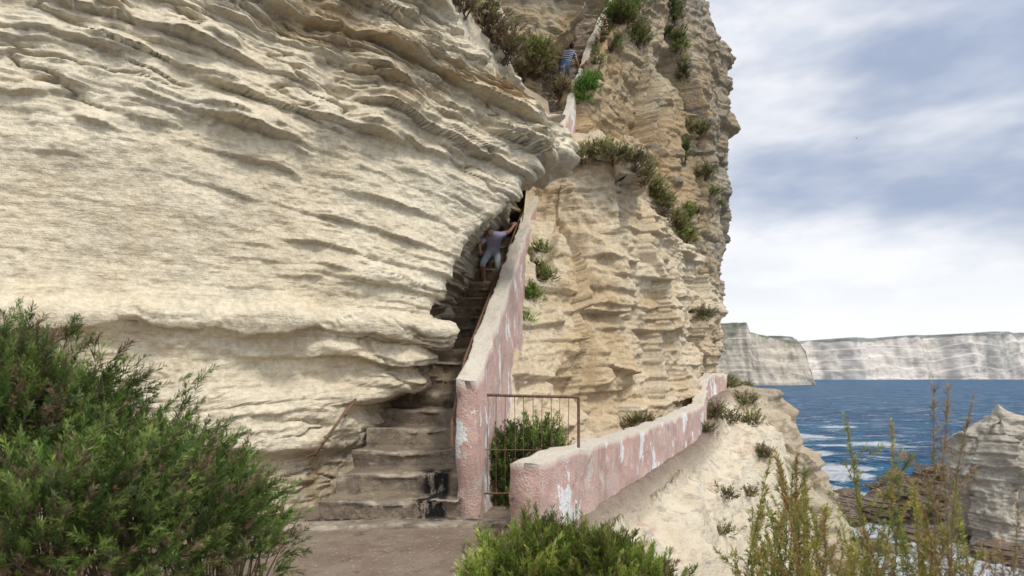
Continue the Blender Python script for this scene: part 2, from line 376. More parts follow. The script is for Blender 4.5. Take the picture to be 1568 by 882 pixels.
# ---------------------------------------------------------------- STAIRS
def stairs():
    prof=[]
    prof.append((6.80,-1.75,0,.25,.55));
    for t in np.linspace(0,1,4): prof.append((6.80,-1.75+.18*t,t>.7,.25,.55))
    for t in np.linspace(.1,1,5): prof.append((6.80+.32*t,-1.57,.5,.25,.55*(1-ss(.8,1,t))))
    d=7.12;z=-1.57
    while d<27:
        run=.46 if d<14.6 else .34
        h=sz(min(d+run,27.4))-z if d>7.2 else sz(7.1+run)-z
        for t in (0,.12,.3,.5,.7,.85,.93,.98): prof.append((d+(.02*(1-t) if t<.8 else 0),z+h*t,1 if t>.8 else 0,0,0))
        prof.append((d+.012,z+h*.998,1,0,0));prof.append((d+.03,z+h,1,0,0))
        for t in (.2,.45,.7,.97): prof.append((d+run*t,z+h-.01*math.sin(t*3),0,0,0))
        d+=run;z+=h
    P=np.array(prof,float)
    W=np.linspace(0,1,100)[None,:]
    D=P[:,0:1]+0*W;Z=P[:,1:2]+0*W
    le=.06*ss(8.6,7.1,D)+P[:,3:4]*.9;L=xl(D)-.12-le;Rr=xr(D)+.05+P[:,4:5]
    X=L+(Rr-L)*W
    Y=D+.12*(W-.5)*ss(9,7,D)+.06*np.sin(W*3)*ss(9,7,D)
    stepid=np.floor(P[:,1:2]/.2)
    ed=P[:,2:3]
    Y=Y+.06*fbm(X*1.8,stepid*3.1+0*X,0,4,601)+.022*fbm(X*8,Y*8,Z*8,3,603)+.025*ed*np.maximum(0,fbm(X*5,stepid*2.1+0*X,3,3,604))
    Z=Z+.022*fbm(X*2,stepid*1.7+0*X,1,3,611)+.012*fbm(X*9,Y*9,Z*9,3,613)-.04*ed*ss(.35,0,np.abs(W-.5))*(P[:,0:1]>7.1)
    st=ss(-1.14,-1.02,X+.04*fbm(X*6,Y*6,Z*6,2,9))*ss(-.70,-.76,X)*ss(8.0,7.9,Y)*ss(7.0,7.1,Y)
    return grid('stone_staircase',X,Y,Z,M_st,{'edge':ed+0*W,'stain':st})
ST=stairs()
# ---------------------------------------------------------------- WALLS
def wall(name,pts,thick,amp=.015,seed=0):
    pts=np.array(pts,float);q=np.concatenate([[0],np.cumsum(np.hypot(np.diff(pts[:,0]),np.diff(pts[:,1])))])
    n=int(q[-1]/.04);t=np.linspace(0,q[-1],n)
    C=np.stack([np.interp(t,q,pts[:,i]) for i in range(4)],-1)
    k=np.ones(11)/11
    for i in range(4):
        pad=np.pad(C[:,i],5,mode='edge');C[:,i]=np.convolve(pad,k,'valid')
    tx,ty=np.gradient(C[:,0]),np.gradient(C[:,1]);l=np.hypot(tx,ty);nx,ny=ty/l,-tx/l
    h=thick/2
    v=np.linspace(0,1,30);sec=[]
    for a in v[:-1]: sec.append((-h*(1.0+.1*(1-a)),a*.97,0))
    for a in np.linspace(-1,1,11): sec.append((h*a*.97,1,1))
    for a in v[::-1][1:]: sec.append((h*(1.0+.1*(1-a)),a*.97,0))
    sec=np.array(sec)
    off=sec[None,:,0];f=sec[None,:,1];tp=sec[None,:,2]+0*C[:,:1]
    X=C[:,0:1]+nx[:,None]*off;Y=C[:,1:2]+ny[:,None]*off;Z=C[:,3:4]+(C[:,2:3]-C[:,3:4])*f+.02*(tp>0)
    X=np.concatenate([np.full_like(X[:1],C[0,0]),X,np.full_like(X[:1],C[-1,0])]);Y=np.concatenate([np.full_like(Y[:1],C[0,1]),Y,np.full_like(Y[:1],C[-1,1])])
    Z=np.concatenate([Z[:1],Z,Z[-1:]]);tp=np.concatenate([tp[:1],tp,tp[-1:]])
    a=amp*fbm(X*2.2,Y*2.2,Z*2.2,5,seed+1);b=amp*fbm(X*2.2+9,Y*2.2,Z*2.2,5,seed+2);c=amp*fbm(X*1.5,Y*1.5,Z*0,5,seed+3)
    return grid(name,X+a,Y+b,Z+c*1.2,M_pl,{'top':tp})
wall('stair_parapet_wall',[(x,d,t,max(min(sz(d)-1.2,t-2),-1.8) if d<16 else t-3.0) for d,x,t in zip(np.interp(np.linspace(0,1,60),np.linspace(0,1,7),Pd),np.interp(np.linspace(0,1,60),np.linspace(0,1,7),Px),np.interp(np.linspace(0,1,60),np.linspace(0,1,7),Pt))],.24,.055,700)
lw=[S(797,716,6.35),S(850,699,7.2),S(905,681,8.5),S(960,663,10.2),S(1010,644,12.6),S(1050,628,15.5),S(1068,617,17.5),S(1074,600,19.5),S(1072,583,21.5),S(1082,574,23.5),S(1108,573,26)]
lwz=[-1.8,-1.8,-1.8,-1.9,-1.9,-2.0,-2.0,-1.9,-1.8,-1.6,-1.6]
wall('low_pink_path_wall',[(p[0],p[1],p[2],z) for p,z in zip(lw,lwz)],.31,.055,720)
# ---------------------------------------------------------------- GATE & RAILS
def gate():
    A=S(732,604,7.75);B=S(886,608,7.75);zb=-1.62
    parts=[tube('',[(A[0],7.75,zb),(A[0],7.75,-.6),(A[0],7.75,A[2])],.02,None),
           tube('',[(B[0],7.75,zb+.3),(B[0],7.75,-.6),(B[0],7.75,B[2])],.018,None),
           tube('',[(A[0],7.75,A[2]),(0,7.75,(A[2]+B[2])/2),(B[0],7.75,B[2])],.018,None),
           tube('',[(A[0],7.75,-.88),(.2,7.75,-.885),(B[0],7.75,-.89)],.006,None),
           tube('',[(A[0],7.75,-1.4),(.2,7.75,-1.4),(B[0],7.75,-1.4)],.012,None)]
    for i in range(1,11):
        x=A[0]+(B[0]-A[0])*i/11+rng.normal(0,.004)
        parts.append(tube('',[(x,7.75,-1.4),(x+rng.normal(0,.006),7.752,-.85),(x,7.75,A[2]-.01)],.004,None,8))
    V,F=join_np(parts);mesh_np('rusty_iron_gate',V,F,M_rust)
gate()
def rails():
    d=np.array([7.35,8.2,9.2,10.2,12,13.5,14.8,16,17.5])
    P=np.stack([xr(d)-.07,d,np.interp(d,Pd,Pt)-.12],-1);P[0,2]-=.35
    P=np.vstack([[P[0,0],P[0,1],P[0,2]-.25],P])
    parts=[tube('',P,.02,None)]
    for dd in (8.6,10.4,12.2,14.,16.):
        z=np.interp(dd,Pd,Pt)-.12;parts.append(tube('',[(xr(dd)-.07,dd,z),(xr(dd)-.02,dd,z-.06),(xr(dd)+.05,dd,z-.08)],.011,None))
    V,F=join_np(parts);mesh_np('rusty_stair_handrail',V,F,M_rust)
    P=[S(470,700,7.5),S(484,694,7.45),S(505,664,7.5),S(528,632,7.7),S(552,602,8.3),S(580,565,9.2)]
    V,F=join_np([tube('',P,.018,None),tube('',[P[1],P[1]+np.array([-.06,.15,-.05]),P[1]+np.array([-.16,.60,-.05])],.012,None),tube('',[P[3],P[3]+np.array([-.05,.15,-.05]),P[3]+np.array([-.12,.60,-.05])],.012,None)])
    mesh_np('rusty_wall_handrail',V,F,M_rust)
rails()
# ---------------------------------------------------------------- free standing rocks
def rockpile(name,cx,cy,prof,seed,mat,th=.8,amp=.25,lean=0):
    """prof: list of (z, halfwidth_left, halfwidth_right, depth)"""
    pr=np.array(prof,float);zz=np.linspace(pr[0,0],pr[-1,0],170)[:,None]
    a=np.linspace(0,2*np.pi,240)[None,:]
    wl=np.interp(zz,pr[:,0],pr[:,1]);wr=np.interp(zz,pr[:,0],pr[:,2]);dp=np.interp(zz,pr[:,0],pr[:,3])
    ca,sa=np.cos(a),np.sin(a)
    X=cx+np.where(ca>0,wr,-wl)*np.abs(ca)**.8 ;Y=cy+dp*sa;Z=zz+0*a
    st=strata(X,Y,Z+.15*X+.3*fbm(X*.3,Y*.3,Z*.3,2,seed),th,seed,.12,2,.5)+.4*strata(X,Y,Z+.15*X,th*.35,seed+9,.2,3)
    w=(amp*2.6*(fbm(X*.35,Y*.35,Z*.3,4,seed+1))+amp*st*1.3+amp*1.0*fbm(X*1.1,Y*1.1,Z*.9,4,seed+2)+amp*1.2*vn(np.floor(X*.5+.5*vn(X,Y,Z*.5,3)),np.floor(Y*.5),np.floor(Z*.4),seed+5))
    k=np.minimum(1,(wl+wr)/2.5)
    X=X+ca*w*k;Y=Y+sa*w*k;Z=Z+.3*w*k*(zz>pr[0,0]+1)
    return grid(name,X,Y,Z,mat,{'wear':np.clip(st*.5,0,1),'ochre':0*X})
rockpile('stepped_rock_outcrop',9.4,26.5,[(-15,3,7.0,5),(-9,3,5.0,4),(-5.6,3,3.9,3.4),(-4.4,3,3.5,3.2),(-4.2,3,2.9,3),(-3.0,2.5,2.5,2.8),(-2.8,2.5,1.9,2.7),(-1.6,1.9,1.5,2),(-1.4,1.5,1.0,1.6),(-.7,.8,.8,.9),(-.4,.03,.03,.03)],821,M_out,.8,.28)
rockpile('pointed_sea_stack',40.9,55,[(-15,4.0,8,4),(-12,3.3,7,3.5),(-9,3.1,5.2,3),(-6,3.0,3.6,2.4),(-5.2,2.7,3.0,2.1),(-4.4,1.8,2.2,1.6),(-3.6,.7,1.4,1.1),(-2.9,.2,.6,.6),(-2.4,.03,.03,.03)],841,M_stack,1.0,.36)
i=0
for (px,py,d,w,h) in [(1300,760,66,4.0,2.6),(1345,775,63,3.0,2.2),(1400,765,64,5,4.0),(1440,750,66,4,5.0),(1275,765,62,2.6,2.0),(1375,750,72,3.5,3.6),(1430,800,56,2.5,1.0),(1530,850,50,3.,1.4),(1350,820,52,1.8,.8)]:
    x=(px-784)*d/1000
    rockpile('shore_rock',x,d,[(-15,w*1.1,w*1.1,w),(-14,w,w,w*.8),(-14+h*.5,w*.75,w*.8,w*.6),(-14+h*.85,w*.4,w*.35,w*.3),(-14+h,.05,.05,.05)],860+i,M_dark,.5,.34);i+=3
# ---------------------------------------------------------------- SEA
def sea():
    def ax(lo,hi,st,far):
        c=np.arange(lo,hi,st);e=[];s=st;p=hi
        while p<far: e.append(p);s*=1.06;p+=s
        return c,np.array(e+[far])
    cx,ex_=ax(4,62,.33,9000)
    x=np.concatenate([-(ex_-62)[::-1]+4-.33,cx,ex_]);x=np.unique(x)
    cy,ey=ax(36,90,.33,9000);y=np.concatenate([np.linspace(-400,35,30),cy,ey])
    X,Y=np.meshgrid(x,y)
    am=ss(600,60,Y)
    w=.55*fbm(X*.12,Y*.22,0,4,901)*am+.20*fbm(X*.6,Y*.9,0,3,905)*ss(160,90,Y)
    Z=-14+w
    fo=np.zeros_like(X)
    for (a,b,r) in [(40,55,11),(33,66,10),(37,63,10),(41,64,10),(43,65,10),(30,61,10),(42,72,8),(36,58,10),(40,50,12),(30,50,13),(36,48,14),(45,49,13),(24,48,12),(16,40,10),(33,95,9),(31,88,8),(28,78,7),(38,82,6),(46,92,6)]:
        fo=np.maximum(fo,ss(r,r*.35,np.hypot((X-a)/1.2,Y-b)))
    fo=fo*(.90+.6*fbm(X*.25,Y*.35,0,4,911))
    for (a,b,rx_,ry_) in [(66,150,14,11),(52,118,10,8),(75,135,9,6),(50,100,9,5),(90,180,9,5),(62,130,14,5)]:
        fo=np.maximum(fo,.85*ss(1,.2,np.hypot((X-a)/rx_,(Y-b)/ry_)))
    m,nt,b=newmat('sea_water')
    v=nt.nodes.new('ShaderNodeTexCoord').outputs['Object']
    c=mx(nt,rmp(nt,noise(nt,v,.012,5,.6,(1,2.5,1)),.35,.65),(.003,.055,.17),(.006,.105,.24))
    c=mx(nt,rmp(nt,noise(nt,v,.16,5,.75,(1,2.4,1)),.44,.62),c,(.02,.20,.35))
    f=attr(nt,'foam')
    c=mx(nt,mth(nt,'MULTIPLY',f,.55),c,(.07,.36,.44))
    nf=noise(nt,v,.6,5,.8)
    fm=rmp(nt,mth(nt,'ADD',mth(nt,'MULTIPLY',f,.80),nf),.74,1.0)
    cap_=rmp(nt,noise(nt,v,.09,5,.85,(1,3.2,1)),.56,.60)
    fm=mth(nt,'MAXIMUM',fm,mth(nt,'MULTIPLY',cap_,.75))
    c=mx(nt,fm,c,(.84,.87,.89));nt.links.new(c,b.inputs['Base Color'])
    b.inputs['IOR'].default_value=1.33;b.inputs['Specular IOR Level'].default_value=.12
    rr=mth(nt,'ADD',mth(nt,'MULTIPLY',fm,.5),.35);nt.links.new(rr,b.inputs['Roughness'])
    h=mth(nt,'ADD',noise(nt,v,.5,5,.7,(1,2,1)),mth(nt,'MULTIPLY',noise(nt,v,.07,5,.7,(1,2.5,1)),4))
    bump(nt,b,h,1.0,4.5)
    return grid('sea',X,Y,Z,m,{'foam':fo})
sea()
# ---------------------------------------------------------------- DISTANT COAST
def coast(name,pts,d0,seed,green,light,mid,vegamt,band):
    pts=np.array(pts,float)
    m,nt,b=newmat('distant_'+name)
    v=nt.nodes.new('ShaderNodeTexCoord').outputs['Object']
    k=1/ d0
    c=mx(nt,rmp(nt,noise(nt,v,20*k,4,.6,(.3,.3,7)),.40,.60),light,mid)
    c=mx(nt,mth(nt,'MULTIPLY',rmp(nt,noise(nt,v,30*k,5,.75,(1,1,1.5)),.50,.64),.6),c,tuple(x*.6 for x in mid))
    g=rmp(nt,mth(nt,'ADD',attr(nt,'veg'),mth(nt,'MULTIPLY',noise(nt,v,60*k,5,.75),.8)),.70,1.1)
    c=mx(nt,g,c,green)
    nt.links.new(c,b.inputs['Base Color'])
    bump(nt,b,noise(nt,v,90*k,4,.7,(.6,.6,3)),.35,d0*.002)
    a=np.linspace(pts[0,0],pts[-1,0],800);top=np.interp(a,pts[:,0],pts[:,1])
    top=top+1.1*fbm(a*.03,0*a,0,4,seed)
    u=np.concatenate([np.linspace(0,1,90),1+np.linspace(.03,1.5,14)])
    A=a[None,:];U=u[:,None]
    zt=(575-top)[None,:]*d0/1000
    face=np.minimum(U,1)
    Zf=-15+(zt+15)*face
    dd=d0*(1+.03*fbm(A*.012,0*A,0,3,seed+1)+.012*fbm(A*.05,0*A,0,3,seed+2))
    stp=np.floor(face*4+.4*fbm(A*.02,0*A,0,3,seed+9))/4
    Y=dd+d0*.05*(.4*face+.6*stp)*(.8+.5*vn(A*.02,face*0,0,seed+3))+d0*.003*fbm(A*.08,face*4,0,4,seed+4)+np.maximum(U-1,0)*d0*.25
    X=(A-784)*d0*1.0/1000+0*U
    Z=Zf+np.maximum(U-1,0)*zt*.03
    pv=fbm(A*.018,U*1.3,0,4,seed+6)+.25*fbm(A*.09,U*3,0,3,seed+8)
    veg=1.0*ss(band-.05,band+.04,U+.05*fbm(A*.05,0*A,0,3,seed+10))+vegamt*ss(.0,.35,pv)*ss(.0,.2,U)
    return grid(name,X,Y,Z,m,{'veg':veg*.85})
coast('distant_far_cliff_coast',[(700,516),(1000,516),(1180,514),(1235,520),(1262,518),(1300,516),(1345,517),(1400,512),(1440,510),(1500,508),(1568,505),(1650,506),(1800,500),(2200,505)],2300,1003,(.24,.245,.215),(.62,.57,.51),(.49,.445,.39),.60,.93)  # pale, muted rock and green: aerial haze put into the colours
coast('distant_near_headland',[(960,500),(1060,500),(1095,502),(1108,491),(1146,492),(1151,507),(1166,511),(1200,515),(1236,520),(1250,535),(1256,562),(1258,590)],950,1031,(.19,.20,.135),(.52,.46,.37),(.36,.32,.26),.60,.96)
# ---------------------------------------------------------------- VEGETATION
def blades(P,D,L,W,C,K,spread=.9,bl=.4,t0=.1):
    n=len(P)
    t=rng.uniform(t0,1,(n,K,1));q=rng.normal(size=(n,K,3));q/=np.linalg.norm(q,axis=-1,keepdims=True)
    D=D/np.linalg.norm(D,axis=1,keepdims=True)
    base=P[:,None]+D[:,None]*t*L[:,None,None]
    bd=D[:,None]+spread*q;bd/=np.linalg.norm(bd,axis=-1,keepdims=True)
    ln=L[:,None,None]*bl*rng.uniform(.6,1.2,(n,K,1))*(1.15-.5*t)
    sd=np.cross(bd,rng.normal(size=(n,K,3)));sd/=np.linalg.norm(sd,axis=-1,keepdims=True)
    w=W[:,None,None]
    V=np.stack([base,base+bd*ln*.5+sd*w,base+bd*ln,base+bd*ln*.5-sd*w],2).reshape(-1,3)
    F=np.arange(len(V)).reshape(-1,4)
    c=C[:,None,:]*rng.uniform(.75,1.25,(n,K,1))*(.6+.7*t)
    c=np.repeat(c,4,axis=1).reshape(-1,3)
    return V,F,c
def bush(name,blobs,n,L,W,K,cols,up=.6,spread=.9,stems=40,stemr=.006,root=None,bl=.4,brown=.0,shell=.45,jag=.25,wind=(0,0,0)):
    """blobs: (cx,cy,cz,rx,ry,rz) in metres"""
    B=np.array(blobs,float);vol=(B[:,3]*B[:,4]*B[:,5])**.8
    idx=rng.choice(len(B),n,p=vol/vol.sum())
    u=rng.normal(size=(n,3));u/=np.linalg.norm(u,axis=1,keepdims=True)
    u[:,2]=np.where(u[:,2]<-.4,-u[:,2],u[:,2])
    r=rng.uniform(shell,1,n)[:,None]**.7
    lump=1+jag*fbm(u[:,0]*2.5+idx*7,u[:,1]*2.5,u[:,2]*2.5,3,33)[:,None]
    P=B[idx,:3]+u*r*B[idx,3:]*lump
    D=u*np.array([1,1,.7])+np.array([0,0,up])+np.array(wind)+rng.normal(0,.25,(n,3))
    Ls=L*rng.uniform(.5,1.5,n)
    cl=np.array(cols)[rng.integers(0,len(cols),n)]
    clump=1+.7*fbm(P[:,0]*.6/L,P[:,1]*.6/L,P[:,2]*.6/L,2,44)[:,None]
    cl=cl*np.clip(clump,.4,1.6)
    if brown>0:
        k=rng.random(n)<brown*(1.6-1.1*(r[:,0]))*(1+.8*(u[:,2]<.1));cl[k]=np.array([.20,.14,.085])*rng.uniform(.6,1.2,(k.sum(),1))
    V,F,c=blades(P,D,Ls,np.full(n,W),cl,K,spread,bl)
    parts_v=[V];parts_f=[F];cc=[c];o=len(V)
    if root is None: root=[B[:,:3].mean(0)-np.array([0,0,B[:,5].max()*1.0])]
    root=np.array(root,float)
    for i in rng.choice(n,min(stems,n),replace=False):
        e=P[i]+D[i]/np.linalg.norm(D[i])*Ls[i]*.6
        rt=root[np.argmin(np.linalg.norm(root-e,axis=1))]+rng.normal(0,.05,3)*np.array([1,1,0])
        tt=np.linspace(0,1,6)[:,None];mid=(rt+e)/2+rng.normal(0,.08,3)*np.linalg.norm(e-rt)+np.array([0,0,.1*np.linalg.norm(e-rt)])
        Q=(1-tt)**2*rt+2*tt*(1-tt)*mid+tt*tt*e
        v,f=tube('',Q,np.linspace(stemr*1.5,stemr*.4,6),None,5)
        parts_v.append(v);parts_f.append(f+o);o+=len(v);cc.append(np.tile([.16,.12,.08],(len(v),1))*rng.uniform(.7,1.3))
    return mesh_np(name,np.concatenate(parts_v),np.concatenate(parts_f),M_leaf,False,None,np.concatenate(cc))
G1=[(.08,.13,.025),(.12,.18,.04),(.16,.22,.05),(.055,.10,.025),(.14,.17,.065),(.20,.25,.07)]
G2=[(.18,.25,.045),(.25,.30,.06),(.13,.19,.035),(.29,.29,.08)]
G3=[(.19,.22,.07),(.25,.27,.09),(.15,.18,.06),(.26,.24,.10)]
BR=[(.28,.20,.12),(.32,.25,.15),(.20,.16,.09),(.24,.22,.09)]
BG=[(.13,.27,.035),(.17,.34,.05),(.11,.20,.035)]
def bl(px,py,d,rx,rz,ry=None):
    p=S(px,py,d);return (p[0],p[1],p[2],rx,ry or rx,rz)
bush('feathery_coastal_shrub',[bl(20,715,3.4,.60,.57,.5),bl(-60,665,3.6,.55,.45),bl(80,662,3.6,.34,.29),bl(165,745,3.4,.38,.38),bl(245,745,3.6,.30,.29),bl(320,762,3.7,.21,.24),bl(355,797,3.6,.20,.22),bl(250,850,3.2,.42,.38),bl(100,860,3.0,.55,.5),bl(395,828,3.5,.14,.17),bl(380,870,3.4,.17,.2)],
     6400,.14,.0026,48,G1,.55,.75,260,.005,root=[list(S(60,1060,3.4)),list(S(200,1060,3.4)),list(S(300,1040,3.5)),list(S(350,1040,3.5))],bl=.32,brown=.28,jag=.7,wind=(.25,0,0))
bush('green_path_shrub',[bl(790,890,4.4,.24,.20),bl(850,885,4.5,.24,.24),bl(920,895,4.4,.26,.24),bl(985,915,4.4,.22,.20),bl(745,905,4.3,.12,.15),bl(820,875,4.5,.12,.24)],
     2000,.15,.0032,40,G2,1.7,.6,60,.004,root=[[0.1,4.5,-1.7],[.4,4.5,-1.7],[.8,4.5,-1.75]],bl=.34,brown=.14,jag=.7)
bush('gate_shrub',[bl(780,715,8.5,.38,.42),bl(825,700,8.6,.34,.36),bl(760,760,8.4,.3,.4),bl(810,770,8.4,.4,.4)],1600,.17,.006,32,G1+G2[:1],.9,.8,60,.005,root=[[0,8.5,-1.7],[.3,8.5,-1.7]],bl=.34,brown=.2,jag=.5)
bpy.context.view_layer.update()
dg=bpy.context.evaluated_depsgraph_get()
trees=[BVHTree.FromObject(o,dg) for o in (LC,BC,TC,UC,LG,GR)]
def hit(px,py):
    d=Vector(S(px,py,1.0)).normalized();best=None
    for t in trees:
        h=t.ray_cast(Vector((0,0,0)),d)
        if h[0] is not None and (best is None or h[3]<best[1]): best=(h[0],h[3])
    return np.array(best[0]) if best else None
def plant(name,specs,cols,n,brown=.1,up=.6,W=None,K=22):
    bb=[];roots=[]
    for (px,py,rpx,rpz) in specs:
        p=hit(px,py)
        if p is None: continue
        d=p[1];rx=rpx*d/1000;rz=rpz*d/1000
        bb.append((p[0],p[1]-rx*.2,p[2]+rz*.1,rx,rx*.7,rz));roots.append([p[0],p[1]+.1,p[2]-rz*.4])
    if not bb: return
    bm=np.array(bb);d=bm[:,1].mean();L=max(.010*d,.10)
    bush(name,bb,n,L,W or .0009*d/2,K,cols,up,.9,int(n*.12),.0004*d,root=roots,bl=.36,brown=brown,shell=.15,jag=.8)
plant('stairside_shrub',[(828,388,13,10),(822,420,16,14),(812,458,16,18),(806,492,10,12),(838,430,12,14)],BG+G2,520,.15)
plant('ledge_scrub',[(800,115,34,30),(840,130,24,24),(770,85,34,30),(740,45,34,32),(705,15,30,26),(858,150,16,16),(825,105,30,26),(855,120,16,22),(862,140,14,18)],G3+BR+BR,2900,.35)
plant('ledge_green_bush',[(815,95,28,22),(800,80,18,14),(838,118,18,14)],G2+G3,700,.1)
plant('buttress_top_scrub',[(915,240,26,14),(945,245,22,16),(970,255,20,16),(985,275,18,18),(1000,290,16,16),(895,245,14,12)],G3+G3+BR,1100,.15)
plant('buttress_shoulder_scrub',[(1015,320,14,18),(1035,350,16,18),(1050,370,16,16),(1000,300,14,14)],G3+G2+BR,900,.1)
plant('buttress_green_bush',[(1048,340,10,20),(1040,360,8,12)],G2,260,.05)
plant('cliff_crevice_bush',[(950,35,28,26),(975,65,18,26),(935,70,16,20),(915,100,10,12),(960,15,22,18)],G3+G1+G2,1500,.15)
plant('cliff_bright_bush',[(898,140,14,14),(905,128,10,9),(892,158,10,8)],BG,380,.0)
plant('cliff_hanging_plants',[(1035,30,6,24),(1042,75,6,26),(1046,120,5,20),(1018,60,5,16),(1048,240,4,22),(1024,20,7,14)],G3+G1,800,.1)
plant('cliff_face_tuft',[(1068,205,17,8),(1050,195,8,6),(1078,270,13,7),(1090,300,9,7),(1100,318,6,4),(1078,488,9,9),(1062,330,6,5)],G3+G1[:2]+BR[:2],560,.15)
plant('wall_end_shrub',[(1130,605,18,14),(1140,630,20,18),(1120,650,10,14),(1112,590,12,9),(1150,650,14,12)],G3+G2[:1]+BR,1000,.15)
plant('slope_tuft',[(1095,640,14,18),(1085,662,10,10),(1110,762,13,8),(1108,820,12,8),(980,648,20,7),(960,655,10,7),(1145,760,12,9),(1170,700,12,12)],G3+BR,800,.3)
def stalks(name,spec,cols,dens=26,Lb=.055,W=.0025,seed=0,rad=.0035):
    r=np.random.default_rng(seed);pv=[];pf=[];pc=[];o=0
    for (px,py,d) in spec:
        tip=S(px,py,d);bx=tip[0]+r.normal(0,.18);by=d+r.normal(0,.12);bz=float(groundz(np.array([bx]),np.array([by]))[0])-.03
        base=np.array([bx,by,bz]);H=tip[2]-bz
        if H<.15: continue
        mid=(base+tip)/2+np.array([r.normal(0,.12),r.normal(0,.09),H*.1])
        tt=np.linspace(0,1,14)[:,None];Q=(1-tt)**2*base+2*tt*(1-tt)*mid+tt*tt*tip
        lines=[(Q,rad,.35)]
        for k in range(r.integers(5,11)):
            t0=r.uniform(.3,.92);j=Q[int(t0*13)];ln=r.uniform(.10,.36)*min(H,1.2)*(1.2-t0)
            dr=np.array([r.normal(0,.8),r.normal(0,.7),1.0]);dr/=np.linalg.norm(dr)
            e=j+dr*ln;m2=(j+e)/2+np.array([dr[0],dr[1],-.2])*ln*.15
            q=np.linspace(0,1,7)[:,None];lines.append(((1-q)**2*j+2*q*(1-q)*m2+q*q*e,rad*.5,.0))
        col=np.array(cols[r.integers(len(cols))])
        for L_,rr,ts in lines:
            v,f=tube('',L_,np.linspace(rr,rr*.35,len(L_)),None,5)
            pv.append(v);pf.append(f+o);o+=len(v);pc.append(np.tile([.22,.17,.08],(len(v),1)))
            ln=np.linalg.norm(L_[-1]-L_[0]);nb=max(4,int(dens*ln*5*(1-ts)))
            ti=ts+(1-ts)*r.random(nb)**.8;ii=ti*(len(L_)-1);a=np.floor(ii).astype(int).clip(0,len(L_)-2);fr=(ii-a)[:,None]
            P=L_[a]*(1-fr)+L_[a+1]*fr;T=L_[a+1]-L_[a]
            V,F,c=blades(P,T,np.full(nb,Lb),np.full(nb,W),np.tile(col,(nb,1)),3,.9,.7,0)
            pv.append(V);pf.append(F+o);o+=len(V);pc.append(c)
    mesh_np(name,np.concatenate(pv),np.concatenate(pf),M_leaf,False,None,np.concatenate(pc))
r=np.random.default_rng(5)
Y1=[(.36,.34,.08),(.28,.30,.08),(.42,.34,.10),(.22,.26,.07),(.34,.23,.09)]
A_=[(r.uniform(1150,1250),r.uniform(700,860),r.uniform(3.3,4.6)) for _ in range(36)]
B_=[(r.uniform(1260,1400),r.uniform(785,890),r.uniform(2.6,3.6)) for _ in range(24)]+[(r.uniform(1400,1470),r.uniform(740,880),r.uniform(2.6,3.4)) for _ in range(18)]+[(1295,645,3),(1310,710,3.1),(1365,655,3.1),(1395,700,2.8),(1375,710,3.0)]
C_=[(r.uniform(1470,1600),r.uniform(830,890),r.uniform(2.3,3.0)) for _ in range(14)]+[(1430,590,2.6),(1452,600,2.7),(1490,615,2.6),(1440,660,2.6),(1560,770,2.4)]
stalks('wispy_yellow_shrub',A_,Y1,26,.05,.0030,1)
stalks('wispy_yellow_shrub.001',B_,Y1,24,.045,.0028,2)
stalks('dry_stalk_plant',C_,[(.30,.22,.11),(.34,.29,.11),(.36,.24,.12)],20,.04,.0024,3)
bush('low_slope_shrub',[(1.55,4.2,-1.98,.22,.22,.25),(1.9,4.0,-2.2,.3,.3,.3),(2.0,3.4,-2.1,.3,.3,.3),(1.45,5.0,-2.05,.22,.22,.22)],900,.14,.0032,34,Y1+G3,1.2,.8,60,.004,root=[[1.6,4.2,-2.5],[2.0,3.7,-2.7]],bl=.34,brown=.25,jag=.5)
